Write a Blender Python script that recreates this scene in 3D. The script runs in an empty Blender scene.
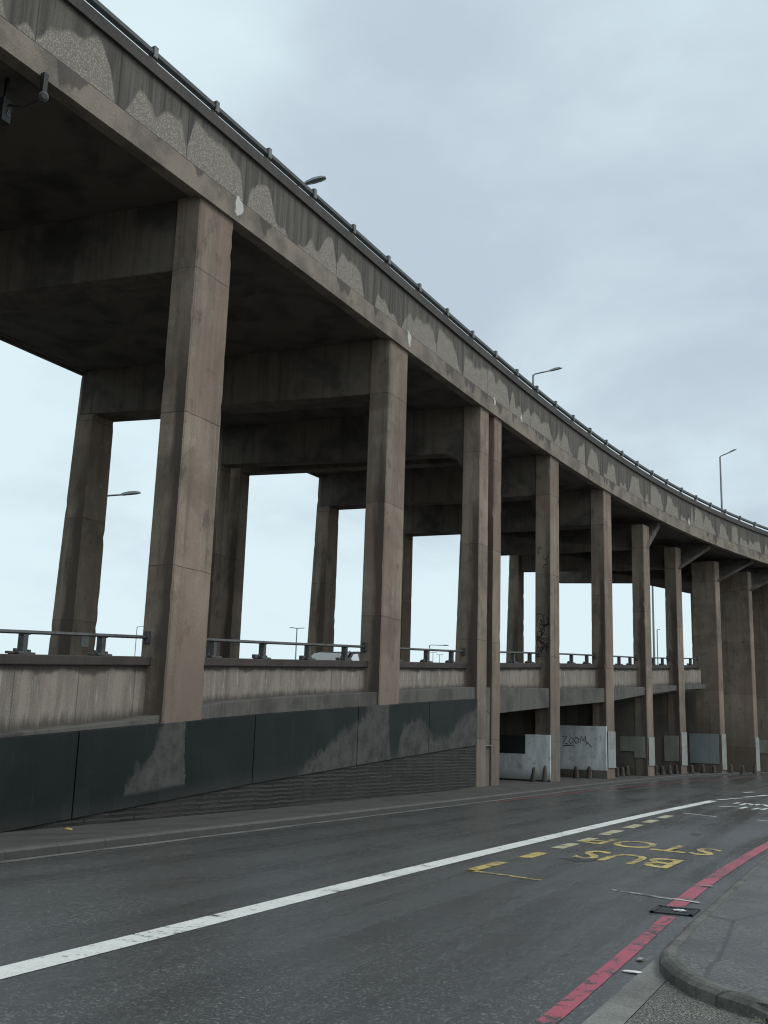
import bpy, bmesh, math, random
from mathutils import Vector, Matrix, noise as mnoise
random.seed(7)
D = bpy.data
scene = bpy.context.scene
COL = scene.collection
rad = math.radians
# World frame: +Y runs along the road away from the camera, +X to the right, camera stands at the origin.
TH = rad(25.5)
def W(x, y):                       # camera-aligned ground metres -> road-aligned metres
    return (x*math.cos(TH) - y*math.sin(TH), x*math.sin(TH) + y*math.cos(TH))

# ------------------------------------------------------------------ node helpers
class NT:
    def __init__(s, tree): s.t = tree; s.n = tree.nodes; s.l = tree.links
    def new(s, kind, **kw):
        nd = s.n.new(kind)
        for k, v in kw.items(): setattr(nd, k, v)
        return nd
    def put(s, sock, v):
        if isinstance(v, bpy.types.NodeSocket): s.l.new(v, sock)
        elif isinstance(v, (tuple, list)) and len(v) == 3 and sock.type == 'RGBA': sock.default_value = (*v, 1)
        else: sock.default_value = v
    def math(s, op, a, b=0.0, c=None, clamp=False):
        nd = s.new('ShaderNodeMath', operation=op, use_clamp=clamp)
        s.put(nd.inputs[0], a); s.put(nd.inputs[1], b)
        if c is not None: s.put(nd.inputs[2], c)
        return nd.outputs[0]
    def mix(s, f, a, b, mode='MIX'):
        nd = s.new('ShaderNodeMix', data_type='RGBA', blend_type=mode)
        s.put(nd.inputs[0], f); s.put(nd.inputs[6], a); s.put(nd.inputs[7], b)
        return nd.outputs[2]
    def step(s, v, a, b, lo=0.0, hi=1.0, smooth=True):
        nd = s.new('ShaderNodeMapRange', clamp=True, interpolation_type='SMOOTHSTEP' if smooth else 'LINEAR')
        s.put(nd.inputs[0], v); s.put(nd.inputs[1], a); s.put(nd.inputs[2], b); s.put(nd.inputs[3], lo); s.put(nd.inputs[4], hi)
        return nd.outputs[0]
    def pos(s): return s.new('ShaderNodeNewGeometry').outputs['Position']
    def uv(s): return s.new('ShaderNodeUVMap', uv_map='UVMap').outputs[0]
    def xyz(s, v):
        nd = s.new('ShaderNodeSeparateXYZ'); s.put(nd.inputs[0], v); return nd.outputs
    def comb(s, x, y, z):
        nd = s.new('ShaderNodeCombineXYZ')
        for i, v in enumerate((x, y, z)): s.put(nd.inputs[i], v)
        return nd.outputs[0]
    def scale(s, v, sc, loc=(0,0,0)):
        nd = s.new('ShaderNodeMapping'); s.put(nd.inputs[0], v); nd.inputs[1].default_value = loc; nd.inputs[3].default_value = sc
        return nd.outputs[0]
    def noise(s, v, sc=1.0, det=4.0, rough=.55, dist=0.0):
        nd = s.new('ShaderNodeTexNoise'); s.put(nd.inputs['Vector'], v)
        nd.inputs['Scale'].default_value = sc; nd.inputs['Detail'].default_value = det
        nd.inputs['Roughness'].default_value = rough; nd.inputs['Distortion'].default_value = dist
        return nd.outputs[0]
    def voro(s, v, sc, feature='F1'):
        nd = s.new('ShaderNodeTexVoronoi', feature=feature); s.put(nd.inputs['Vector'], v); nd.inputs['Scale'].default_value = sc
        return nd.outputs
    def bump(s, h, strength=.4, dist=.02):
        nd = s.new('ShaderNodeBump'); s.put(nd.inputs['Height'], h)
        nd.inputs['Strength'].default_value = strength; nd.inputs['Distance'].default_value = dist
        return nd.outputs[0]

def mat(name, fn):
    m = D.materials.new(name); m.use_nodes = True
    t = NT(m.node_tree); b = m.node_tree.nodes['Principled BSDF']
    r = fn(t)
    t.put(b.inputs['Base Color'], r['c']); t.put(b.inputs['Roughness'], r.get('r', .85))
    t.put(b.inputs['Metallic'], r.get('m', 0.0))
    if 'n' in r: t.put(b.inputs['Normal'], r['n'])
    if 'sp' in r: t.put(b.inputs['Specular IOR Level'], r['sp'])
    return m

def grain(t, p, base, amt=.22, sc=45):
    g = t.noise(p, sc, 3, .7)
    k = t.step(g, .3, .7, 1-amt, 1+amt, False)
    nd = t.new('ShaderNodeVectorMath', operation='SCALE'); t.put(nd.inputs[0], base); t.put(nd.inputs[3], k)
    return nd.outputs[0], g

# ------------------------------------------------------------------ materials
def concrete(base, dark, streak=.6, mott=.6, seed=0.0, sc=1.0, gr=.2, bump=.35, rough=.9):
    def f(t):
        p = t.scale(t.pos(), (1,1,1), (seed, seed*.7, 0))
        big = t.noise(p, .55*sc, 5, .6, .4)
        st = t.noise(t.scale(p, (2.6,2.6,.13)), 1.4*sc, 5, .65)
        st2 = t.noise(t.scale(p, (9,9,.3)), 1.4*sc, 3, .6)
        c = t.mix(t.math('MULTIPLY', t.step(big, .42, .68), mott), base, dark)
        c = t.mix(t.math('MULTIPLY', t.step(st, .48, .7), streak), c, dark)
        c = t.mix(t.math('MULTIPLY', t.step(st2, .55, .72), streak*.45), c, [x*.6 for x in dark])
        c, g = grain(t, p, c, gr)
        pits = t.step(t.voro(p, 16)[0], .0, .16)
        return dict(c=c, r=rough, n=t.bump(t.math('ADD', g, t.math('MULTIPLY', pits, .35)), bump, .012))
    return f

def column_fn(t):
    p = t.pos(); x, y, z = t.xyz(p)
    base, dark, red = (.255,.198,.152), (.1,.075,.057), (.2,.13,.098)
    info = t.new('ShaderNodeObjectInfo').outputs['Random']
    # every pour between the day joints has a slightly different tone
    lift = t.math('FLOOR', t.math('DIVIDE', t.math('SUBTRACT', z, 1.6), 3.2))
    wn = t.new('ShaderNodeTexWhiteNoise', noise_dimensions='2D'); t.put(wn.inputs['Vector'], t.comb(lift, t.math('MULTIPLY', info, 37.0), 0.0))
    big = t.noise(p, .6, 6, .62, .5)
    st = t.noise(t.scale(p, (3.2,3.2,.11)), 1.5, 5, .65)
    fine = t.noise(t.scale(p, (11,11,.4)), 1.2, 4, .65)
    c = t.mix(t.math('MULTIPLY', t.step(big, .4, .66), .6), base, dark)
    c = t.mix(t.math('MULTIPLY', t.step(st, .47, .68), .55), c, dark)
    blo = t.noise(t.scale(p, (1,1,.6), (2,8,4)), 2.2, 7, .72)
    c = t.mix(t.math('MULTIPLY', t.step(blo, .56, .66), .55), c, (.06,.047,.038))
    c = t.mix(t.math('MULTIPLY', t.step(blo, .44, .34), .3), c, (.36,.31,.26))
    c = t.mix(t.math('MULTIPLY', t.step(fine, .56, .74), .2), c, [v*.6 for v in dark])
    rd = t.noise(t.scale(p, (1,1,.35), (5,3,1)), .8, 4, .6)
    c = t.mix(t.math('MULTIPLY', t.step(rd, .48, .62), .55), c, red)
    uu, vv, _ = t.xyz(t.uv())
    rn = t.noise(t.scale(p, (1,1,.22), (7,1,2)), 1.6, 5, .65)
    run = t.math('MULTIPLY', t.step(vv, .9, .99), t.step(t.math('ADD', uu, t.math('MULTIPLY', t.math('SUBTRACT', rn, .5), 1.1)), .62, .3, 0, 1))
    run = t.math('MULTIPLY', run, t.step(t.math('ADD', z, t.math('MULTIPLY', rn, 2.5)), 11.6, 9.5, .1, .85))
    c = t.mix(run, c, (.058,.041,.031))
    # splash grime toward the foot (dirt thrown up by traffic), ragged top
    foot = t.math('MULTIPLY', t.step(t.math('ADD', z, t.math('MULTIPLY', big, 3.0)), 3.2, 5.6, .42, 0.0), 1.0)
    c = t.mix(foot, c, (.085,.07,.06))
    bw = t.new('ShaderNodeTexWhiteNoise', noise_dimensions='2D'); t.put(bw.inputs['Vector'], t.comb(t.math('FLOOR', t.math('DIVIDE', t.math('ADD', x, y), .16)), lift, 0.0))
    tone = t.math('MULTIPLY', t.step(wn.outputs[0], 0, 1, .86, 1.12, False), t.step(bw.outputs[0], 0, 1, .975, 1.02, False))
    nd = t.new('ShaderNodeVectorMath', operation='SCALE'); t.put(nd.inputs[0], c); t.put(nd.inputs[3], tone); c = nd.outputs[0]
    zz = t.math('ADD', z, t.math('MULTIPLY', t.noise(p, 3.0, 2), .05))
    fr = t.math('ABSOLUTE', t.math('SUBTRACT', t.math('FRACT', t.math('DIVIDE', t.math('SUBTRACT', zz, 1.625), 3.2)), .5))
    line = t.step(fr, .4945, .4985)
    c = t.mix(t.math('MULTIPLY', line, t.step(blo, .4, .6, .3, .8)), c, (.04,.034,.03))
    c, g = grain(t, p, c, .2)
    pits = t.step(t.voro(p, 14)[0], .0, .14)
    h = t.math('SUBTRACT', t.math('ADD', g, t.math('MULTIPLY', pits, .4)), t.math('MULTIPLY', line, 1.5))
    return dict(c=c, r=.88, n=t.bump(h, .4, .012))

def fascia_fn(t):
    p = t.pos(); u, v, _ = t.xyz(t.uv())          # u metres along the deck, v height
    n1 = t.noise(t.comb(u, 0.0, 3.0), 1.1, 3, .6)
    n2 = t.noise(t.comb(u, 0.0, 9.0), .35, 2, .5)
    n3 = t.noise(t.comb(u, t.math('MULTIPLY', v, .6), 1.0), 3.0, 3, .55)
    hill = t.noise(t.comb(u, t.math('MULTIPLY', v, .25), 3.0), 1.0, 1.0, .4)
    jt = t.math('ABSOLUTE', t.math('SUBTRACT', t.math('FRACT', t.math('DIVIDE', t.math('ADD', u, .55), 2.1)), .5))
    notch = t.math('MULTIPLY', t.step(jt, .36, .5), t.step(n2, .35, .6, .15, .7))
    thr = t.math('SUBTRACT', t.math('ADD', t.math('MULTIPLY', t.math('SUBTRACT', hill, .31), 3.4), t.math('MULTIPLY', t.math('SUBTRACT', n2, .5), .9)), notch)
    thr = t.math('ADD', t.math('SMOOTH_MIN', thr, t.step(n2, .3, .7, .5, .95), .35), t.math('MULTIPLY', t.math('SUBTRACT', n3, .5), .1))
    hv = t.step(v, 13.28, 14.62, 0, 1, False)
    light = t.step(t.math('SUBTRACT', thr, hv), -.06, .05)
    # dark runs reach into the lower band in a few places
    run = t.noise(t.comb(u, t.math('MULTIPLY', v, .12), 5.0), 1.0, 3, .55)
    band = t.step(v, 13.33, 13.37, 1, 0)
    runm = t.step(t.math('ADD', t.math('SUBTRACT', run, t.math('MULTIPLY', t.math('SUBTRACT', 13.4, v), .28)), t.math('MULTIPLY', t.math('SUBTRACT', n3, .5), .08)), .53, .56)
    aggr = t.voro(t.comb(u, v, 0.0), 26)[0]
    lc = t.mix(t.step(aggr, .1, .55), (.4,.355,.29), (.2,.178,.15))
    st = t.noise(t.scale(p, (4,4,.15)), 1.6, 5, .65)
    dc = t.mix(t.step(st, .38, .64), (.125,.11,.094), (.06,.053,.045))
    bc = t.mix(t.step(t.noise(p, 1.3, 5), .38, .66), (.245,.203,.162), (.145,.122,.1))
    c = t.mix(light, dc, lc)
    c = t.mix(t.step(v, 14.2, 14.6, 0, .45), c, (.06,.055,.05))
    bandc = t.mix(t.math('MULTIPLY', runm, .8), bc, (.075,.06,.055))
    c = t.mix(band, c, bandc)
    jn = t.math('ABSOLUTE', t.math('SUBTRACT', t.math('FRACT', t.math('DIVIDE', t.math('ADD', u, .55), 2.1)), .5))
    joint = t.math('MULTIPLY', t.step(jn, .492, .4965), t.math('SUBTRACT', 1.0, band))
    hl = t.step(t.math('ABSOLUTE', t.math('SUBTRACT', v, 13.35)), .012, .03, 1, 0)
    allj = t.math('MAXIMUM', joint, hl)
    c = t.mix(t.math('MULTIPLY', allj, .75), c, (.03,.027,.025))
    # lime weeping from the joints above two of the columns
    for us, vs, rr in ((18.15, 13.18, .3), (26.9, 13.2, .26), (57.5, 13.5, .22), (33.7, 13.3, .2), (36.3,13.45,.22)):
        dd = t.math('SQRT', t.math('ADD', t.math('POWER', t.math('MULTIPLY', t.math('SUBTRACT', u, us), 1.9), 2.0), t.math('POWER', t.math('SUBTRACT', v, vs), 2.0)))
        dd = t.math('ADD', dd, t.math('MULTIPLY', t.math('SUBTRACT', n3, .5), .55))
        c = t.mix(t.step(dd, rr-.08, rr, .8, 0), c, (.62,.6,.56))
    c, g = grain(t, p, c, .22, 38)
    return dict(c=c, r=.9, n=t.bump(t.math('SUBTRACT', t.math('ADD', g, t.math('MULTIPLY', aggr, t.math('MULTIPLY', light, .8))), t.math('MULTIPLY', allj, 2.0)), .45, .012))

def parapet_fn(t):
    p = t.pos(); u, v, w = t.xyz(t.uv())          # v: 0 at the foot of the wall, 1 under the coping
    fl = t.noise(t.comb(t.math('MULTIPLY', u, 3.4), t.math('MULTIPLY', v, .4), 0.0), 1.0, 6, .72)
    sp = t.noise(p, 3.0, 5, .7)
    big = t.noise(p, .5, 4)
    c = t.mix(t.step(fl, .35, .66), (.275,.238,.196), (.165,.142,.118))
    c = t.mix(t.math('MULTIPLY', t.step(big, .45, .68), .5), c, (.165,.138,.113))
    lime = t.math('MULTIPLY', t.step(t.noise(t.comb(t.math('MULTIPLY', u, 5.0), t.math('MULTIPLY', v, .5), 8.0), 1.3, 5, .7), .585, .68), t.step(v, .05, .35))
    c = t.mix(t.math('MULTIPLY', lime, .5), c, (.52,.5,.46))
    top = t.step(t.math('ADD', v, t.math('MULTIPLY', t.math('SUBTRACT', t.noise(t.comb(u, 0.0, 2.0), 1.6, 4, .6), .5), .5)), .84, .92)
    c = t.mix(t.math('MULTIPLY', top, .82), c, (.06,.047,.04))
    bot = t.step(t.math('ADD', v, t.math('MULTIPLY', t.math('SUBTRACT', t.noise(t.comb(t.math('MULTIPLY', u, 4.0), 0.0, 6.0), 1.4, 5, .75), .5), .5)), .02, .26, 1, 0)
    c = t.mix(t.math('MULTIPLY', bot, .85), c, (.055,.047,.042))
    blot = t.math('MULTIPLY', t.step(t.noise(t.comb(t.math('MULTIPLY', u, 2.0), t.math('MULTIPLY', v, .9), 4.0), 1.5, 6, .75), .66, .7), t.step(v, .25, .75, 1, 0))
    c = t.mix(t.math('MULTIPLY', blot, .85), c, (.035,.03,.028))
    jn = t.math('ABSOLUTE', t.math('SUBTRACT', t.math('FRACT', t.math('DIVIDE', u, 1.5)), .5))
    j = t.step(jn, .488, .494)
    c = t.mix(t.math('MULTIPLY', j, .6), c, (.05,.043,.038))
    c, g = grain(t, p, c, .2)
    return dict(c=c, r=.92, n=t.bump(t.math('ADD', g, t.math('MULTIPLY', fl, 1.2)), .45, .02))

def panel_fn(t):
    p = t.pos(); u, v, _ = t.xyz(t.uv())          # v: 0 bottom, 1 top of the painted panels
    n = t.noise(t.comb(u, t.math('MULTIPLY', v, 1.5), 0.0), 2.2, 6, .7)
    sp = t.noise(t.comb(t.math('MULTIPLY', u, 5.0), t.math('MULTIPLY', v, .8), 3.0), 1.5, 5, .7)
    fc = t.new('ShaderNodeFloatCurve'); cv = fc.mapping.curves[0]
    pts = [(0,-.0),(15.75,.0),(15.9,.3),(16.5,.55),(16.9,1.1),(17.5,1.1),(17.56,.0),(21.7,.0),(22.5,.28),(23.6,.6),(24.2,.66),(25.6,1.12),(26.35,1.12),(26.42,.0),(26.95,.0),(27.1,.62),(28.4,.7),(29.2,.3),(30.3,.3),(31.0,.58),(32.5,.85),(40,.85)]
    for i, (a, b) in enumerate(pts):
        if i < 2: cv.points[i].location = (a/40, b/1.2)
        else: cv.points.new(a/40, b/1.2)
    cv.points[0].location = (pts[0][0]/40, 0); 
    for q in cv.points: q.handle_type = 'VECTOR'
    fc.mapping.use_clip = False; fc.mapping.update()
    t.put(fc.inputs['Value'], t.math('DIVIDE', t.math('ADD', u, t.math('MULTIPLY', t.math('SUBTRACT', n, .5), .35)), 40.0))
    thr = t.math('MULTIPLY', fc.outputs[0], 1.2)
    hm = t.math('SUBTRACT', t.math('ADD', thr, t.math('MULTIPLY', t.math('SUBTRACT', t.math('ADD', t.math('MULTIPLY', n, 1.4), t.math('MULTIPLY', sp, .6)), 1.0), .5)), v)
    keep = t.math('MAXIMUM', t.step(u, 19.9, 20.1), t.step(t.math('ADD', v, t.math('MULTIPLY', n, .12)), .2, .26))
    peel = t.math('MULTIPLY', t.math('MULTIPLY', t.step(hm, -.07, .1), t.step(thr, .02, .06)), keep)
    paint = t.mix(t.step(t.noise(p, .7, 5), .35, .7), (.0075,.0105,.0102), (.0135,.0165,.016))
    paint = t.mix(t.math('MULTIPLY', t.step(sp, .58, .74), .5), paint, (.026,.028,.026))
    paint = t.mix(t.step(v, .0, .22, .5, 0), paint, (.04,.038,.034))
    scf = t.noise(t.comb(t.math('MULTIPLY', u, 6.0), t.math('MULTIPLY', v, .35), 9.0), 1.6, 6, .72)
    paint = t.mix(t.step(scf, .6, .74, 0, .6), paint, (.034,.036,.034))
    ghost = t.noise(t.comb(t.math('FLOOR', t.math('MULTIPLY', u, 1.6)), t.math('FLOOR', t.math('MULTIPLY', v, 3.0)), 2.0), 3.3, 0)
    paint = t.mix(t.step(ghost, .58, .6, 0, .35), paint, (.006,.0085,.0095))
    con = t.mix(t.step(n, .35, .68), (.08,.078,.071), (.042,.042,.039))
    c = t.mix(peel, paint, con)
    c, g = grain(t, p, c, .18)
    return dict(c=c, r=t.mix(peel, (.6,.6,.6), (.9,.9,.9)), n=t.bump(t.math('ADD', g, t.math('MULTIPLY', peel, -.8)), .35, .01), sp=.2)

def brick_fn(t):
    p = t.pos(); uv = t.uv(); u, v, _ = t.xyz(uv)
    b = t.new('ShaderNodeTexBrick'); t.put(b.inputs['Vector'], t.comb(u, t.math('ADD', v, t.math('MULTIPLY', t.noise(uv, 1.1, 4), .09)), 0.0))
    b.inputs['Color1'].default_value = (.054,.05,.045,1); b.inputs['Color2'].default_value = (.026,.024,.022,1); b.inputs['Mortar'].default_value = (.01,.0095,.009,1)
    b.inputs['Scale'].default_value = 1; b.inputs['Brick Width'].default_value = 1.3; b.inputs['Row Height'].default_value = .09; b.inputs['Mortar Size'].default_value = .024
    n = t.noise(p, 1.4, 6, .7)
    c = t.mix(t.math('MULTIPLY', t.step(n, .42, .62), .75), b.outputs[0], (.034,.03,.027))
    c, g = grain(t, p, c, .3, 30)
    return dict(c=c, r=.92, n=t.bump(t.math('SUBTRACT', t.math('MULTIPLY', g, .5), b.outputs['Fac']), .8, .03))

def asphalt_core(t, p, wet=1.0):
    x, y, z = t.xyz(p)
    st = t.voro(p, 62); stc = t.xyz(st['Color'])[0]
    g = t.noise(p, 85, 3, .75)
    big = t.noise(p, .35, 5, .6, .3)
    tr = t.noise(t.scale(p, (1.2,.05,1)), 1.3, 4, .6)
    c = t.mix(t.step(g, .35, .68), (.021,.021,.0215), (.066,.066,.065))
    c = t.mix(t.step(stc, .78, .97, 0, .7), c, (.19,.187,.183))
    c = t.mix(t.math('MULTIPLY', t.step(tr, .45, .66), .4), c, (.03,.03,.031))
    c = t.mix(t.math('MULTIPLY', t.step(big, .5, .72), .3), c, (.085,.084,.08))
    crack = t.voro(t.scale(p, (1,1,1), (2,1,0)), .42, 'DISTANCE_TO_EDGE')[0]
    wetm = t.math('ADD', t.math('MULTIPLY', t.step(big, .35, .65), .5), t.math('MULTIPLY', t.step(tr, .4, .62), .5))
    r = t.step(wetm, 0, 1, .42, .18, False)
    r = t.math('ADD', r, t.math('MULTIPLY', t.math('SUBTRACT', g, .5), .2))
    h = t.math('ADD', g, t.math('MULTIPLY', st['Distance'], -.6))
    return c, r, h
def asphalt_fn(t):
    c, r, h = asphalt_core(t, t.pos())
    return dict(c=c, r=r, n=t.bump(h, .42, .005), sp=1.0)
def paint_fn(col, wear, sc=9.0):
    def f(t):
        p = t.pos(); c, r, h = asphalt_core(t, p)
        w1 = t.noise(p, sc, 6, .75); w2 = t.noise(p, 1.3, 4, .6); w3 = t.noise(p, 60, 2, .7)
        m = t.math('ADD', t.math('ADD', t.math('MULTIPLY', w1, .55), t.math('MULTIPLY', w2, .3)), t.math('MULTIPLY', w3, .15))
        k = t.step(m, wear-.04, wear+.04)
        pc = t.mix(t.step(w1, .3, .7), col, [v*.72 for v in col])
        return dict(c=t.mix(k, c, pc), r=t.mix(k, (.45,.45,.45), (.55,.55,.55)), n=t.bump(t.math('ADD', t.math('MULTIPLY', h, .6), t.math('MULTIPLY', k, .5)), .4, .006))
    return f
def pave_fn(t):
    p = t.pos(); g = t.noise(p, 48, 2, .85); b = t.noise(p, 1.1, 6, .65); b2 = t.noise(p, .35, 4)
    c = t.mix(t.step(g, .35, .68), (.03,.03,.0285), (.165,.16,.15))
    c = t.mix(t.math('MULTIPLY', t.step(b, .44, .62), .55), c, (.038,.038,.036))
    c = t.mix(t.math('MULTIPLY', t.step(b2, .48, .66), .4), c, (.12,.118,.108))
    moss = t.noise(p, 2.4, 6, .7)
    c = t.mix(t.step(moss, .62, .7, 0, .35), c, (.055,.062,.035))
    seam = t.voro(t.scale(p, (.9,.28,1), (.3,.1,0)), .8, 'DISTANCE_TO_EDGE')[0]
    c = t.mix(t.step(seam, .004, .014, .6, 0), c, (.02,.02,.02))
    return dict(c=c, r=t.step(b, .35, .6, .7, .42), n=t.bump(g, .5, .006))
def gravel_fn(t):
    p = t.pos(); vo = t.voro(p, 72); cc = t.xyz(vo['Color'])
    b = t.noise(p, 1.5, 5)
    c = t.mix(cc[0], (.09,.084,.072), (.33,.308,.265))
    c = t.mix(t.step(vo['Distance'], .35, .6), c, (.05,.047,.042))
    c = t.mix(t.math('MULTIPLY', t.step(b, .42, .66), .55), c, (.075,.072,.064))
    return dict(c=c, r=.7, n=t.bump(t.math('MULTIPLY', vo['Distance'], -1.0), .8, .012))

def metal(col, rough=.55, dirt=.4, dcol=(.05,.04,.035)):
    def f(t):
        p = t.pos(); n = t.noise(p, 5, 5, .7)
        return dict(c=t.mix(t.math('MULTIPLY', t.step(n, .45, .65), dirt), col, dcol), r=rough, m=.2, n=t.bump(t.noise(p, 30, 3), .2, .004))
    return f
def kerb_fn(t):
    p = t.pos(); y = t.xyz(p)[1]
    n = t.noise(p, 2.5, 6, .7)
    c = t.mix(t.step(n, .38, .66), (.125,.118,.105), (.06,.057,.05))
    j = t.math('ABSOLUTE', t.math('SUBTRACT', t.math('FRACT', t.math('DIVIDE', y, .915)), .5))
    jm = t.step(j, .485, .493)
    c = t.mix(t.math('MULTIPLY', jm, .7), c, (.03,.028,.025))
    c, g = grain(t, p, c, .3, 60)
    return dict(c=c, r=.8, n=t.bump(t.math('SUBTRACT', g, jm), .5, .01))
def white_board_fn(t):
    p = t.pos(); x, y, z = t.xyz(p)
    n = t.noise(t.scale(p, (3,3,.5)), 1.2, 5, .65)
    c = t.mix(t.step(n, .36, .68), (.74,.75,.735), (.5,.51,.5))
    lo = t.step(t.math('ADD', z, t.math('MULTIPLY', n, .7)), .45, 1.0, .75, 0)
    c = t.mix(lo, c, (.15,.145,.13))
    gr = t.noise(p, 2.5, 6, .7)
    c = t.mix(t.step(gr, .56, .66, 0, .4), c, (.13,.13,.12))
    c, g = grain(t, p, c, .08)
    return dict(c=c, r=.6, n=t.bump(n, .15, .01))

M = {}
M['fascia'] = mat('weathered_fascia', fascia_fn)
M['column'] = mat('column_concrete', column_fn)
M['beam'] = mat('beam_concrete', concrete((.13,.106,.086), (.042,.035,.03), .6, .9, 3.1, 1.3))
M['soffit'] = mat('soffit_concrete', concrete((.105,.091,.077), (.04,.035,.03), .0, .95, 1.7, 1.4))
M['coping'] = mat('coping_concrete', concrete((.075,.068,.06), (.034,.031,.028), .5, .6, 5.0, 1.5))
M['lowcoping'] = mat('low_coping_concrete', concrete((.056,.045,.04), (.026,.022,.02), .5, .7, 6.0, 1.5))
M['band'] = mat('edge_band_concrete', concrete((.105,.097,.086), (.045,.041,.037), .6, .85, 8.0, 1.4))
M['wall'] = mat('transverse_wall_concrete', concrete((.15,.132,.108), (.07,.061,.051), .75, .7, 9.0))
M['parapet'] = mat('ribbed_parapet', parapet_fn)
M['panel'] = mat('dark_painted_panel', panel_fn)
M['brick'] = mat('grimy_brick', brick_fn)
M['asphalt'] = mat('wet_asphalt', asphalt_fn)
def dkerb(t):
    p = t.pos(); z = t.xyz(p)[2]; n = t.noise(p, 3, 6, .7); y = t.xyz(p)[1]
    top = t.step(t.math('ADD', z, t.math('MULTIPLY', t.math('SUBTRACT', n, .5), .03)), .085, .1)
    c = t.mix(top, t.mix(n, (.022,.021,.019), (.05,.047,.042)), t.mix(n, (.05,.047,.043), (.105,.1,.09)))
    j = t.step(t.math('ABSOLUTE', t.math('SUBTRACT', t.math('FRACT', t.math('DIVIDE', y, .915)), .5)), .485, .493)
    c = t.mix(t.math('MULTIPLY', j, .6), c, (.015,.014,.013)); c, g = grain(t, p, c, .3, 60)
    return dict(c=c, r=.8, n=t.bump(t.math('SUBTRACT', g, j), .5, .01))
M['darkkerb'] = mat('grimy_kerb', dkerb)
M['cream'] = mat('faded_cream_paint', paint_fn((.5,.47,.3), .45))
M['white'] = mat('white_road_paint', paint_fn((.8,.8,.76), .435))
M['whitethin'] = mat('faded_white_paint', paint_fn((.42,.42,.40), .47))
M['whitesolid'] = mat('white_paint_over_red', paint_fn((.5,.48,.46), .2))
M['yellow'] = mat('worn_yellow_paint', paint_fn((.62,.47,.14), .482))
M['red'] = mat('worn_red_paint', paint_fn((.44,.085,.13), .472))
M['redfaint'] = mat('faded_red_paint', paint_fn((.26,.06,.06), .48))
M['pave'] = mat('pavement_asphalt', pave_fn)
M['footway'] = mat('footway_asphalt', concrete((.062,.057,.051), (.03,.028,.026), .0, .8, 2.0, 2.0, .35))
M['gutter'] = mat('gutter_concrete', concrete((.15,.143,.13), (.07,.066,.06), .0, .9, 12.0, 2.5, .35))
M['gravel'] = mat('exposed_aggregate', gravel_fn)
M['slab'] = mat('smooth_slab', concrete((.19,.185,.172), (.1,.097,.09), .0, .8, 4.0, 2.2, .3))
M['kerb'] = mat('granite_kerb', kerb_fn)
M['earth'] = mat('dull_ground', concrete((.09,.088,.078), (.055,.055,.045), .0, .8, 4.0, .2))
M['rail'] = mat('grey_rail_paint', metal((.075,.083,.082), .5, .5))
M['railpost'] = mat('galvanised_post', metal((.2,.2,.19), .6, .5))
M['lowrail'] = mat('dark_rail_steel', metal((.075,.072,.07), .5, .7, (.03,.021,.017)))
M['lamp'] = mat('lamp_steel', metal((.13,.145,.155), .5, .2))
M['lamphead'] = mat('lamp_head', metal((.19,.21,.22), .4, .15))
M['board'] = mat('white_hoarding', white_board_fn)
M['darkboard'] = mat('dark_board', metal((.02,.023,.024), .6, .3))
M['ink'] = mat('graffiti_ink', metal((.016,.017,.018), .6, .0))
M['timber'] = mat('grimy_timber', concrete((.075,.06,.047), (.03,.026,.022), .6, .7, 2.5, 3.0))
M['iron'] = mat('cast_iron', metal((.016,.016,.016), .5, .3))
M['weed'] = mat('weed_leaf', lambda t: dict(c=t.mix(t.noise(t.pos(), 9, 3), (.035,.05,.018), (.11,.115,.045)), r=.6))
M['paper'] = mat('white_litter', lambda t: dict(c=t.mix(t.noise(t.pos(), 40, 3), (.55,.55,.53), (.72,.72,.7)), r=.6))
M['leafy'] = mat('tree_leaf', lambda t: dict(c=t.mix(t.noise(t.pos(), 3, 3), (.02,.028,.012), (.06,.075,.03)), r=.7))
M['bark'] = mat('tree_bark', concrete((.07,.055,.04), (.03,.025,.02), .6, .7, 2.5, 3.0))
M['roofwhite'] = mat('pale_cladding', metal((.6,.6,.57), .5, .15))
M['roofdark'] = mat('dark_roof_sheet', metal((.03,.034,.037), .6, .2))
M['carpaint'] = mat('dark_car_paint', lambda t: dict(c=(.012,.013,.015), r=.25))
M['skyglass'] = mat('car_glass_painted_sky', lambda t: dict(c=(.72,.75,.75), r=.25, m=.3))  # sky reflection painted into the panes as a pale base colour
M['tar'] = mat('tar_patch', lambda t: dict(c=t.mix(t.noise(t.pos(), 30, 3), (.012,.012,.012), (.035,.035,.034)), r=.5))
M['repair'] = mat('pale_paint_patch', concrete((.29,.29,.275), (.16,.162,.152), .4, .6, 3.3, 2.0))
M['olive'] = mat('grey_paint_patch', concrete((.26,.255,.22), (.17,.168,.14), .4, .6, 4.3, 2.0))
M['bluegrey'] = mat('bluegrey_paint_patch', concrete((.27,.29,.285), (.19,.205,.2), .5, .5, 4.9, 2.0))

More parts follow.
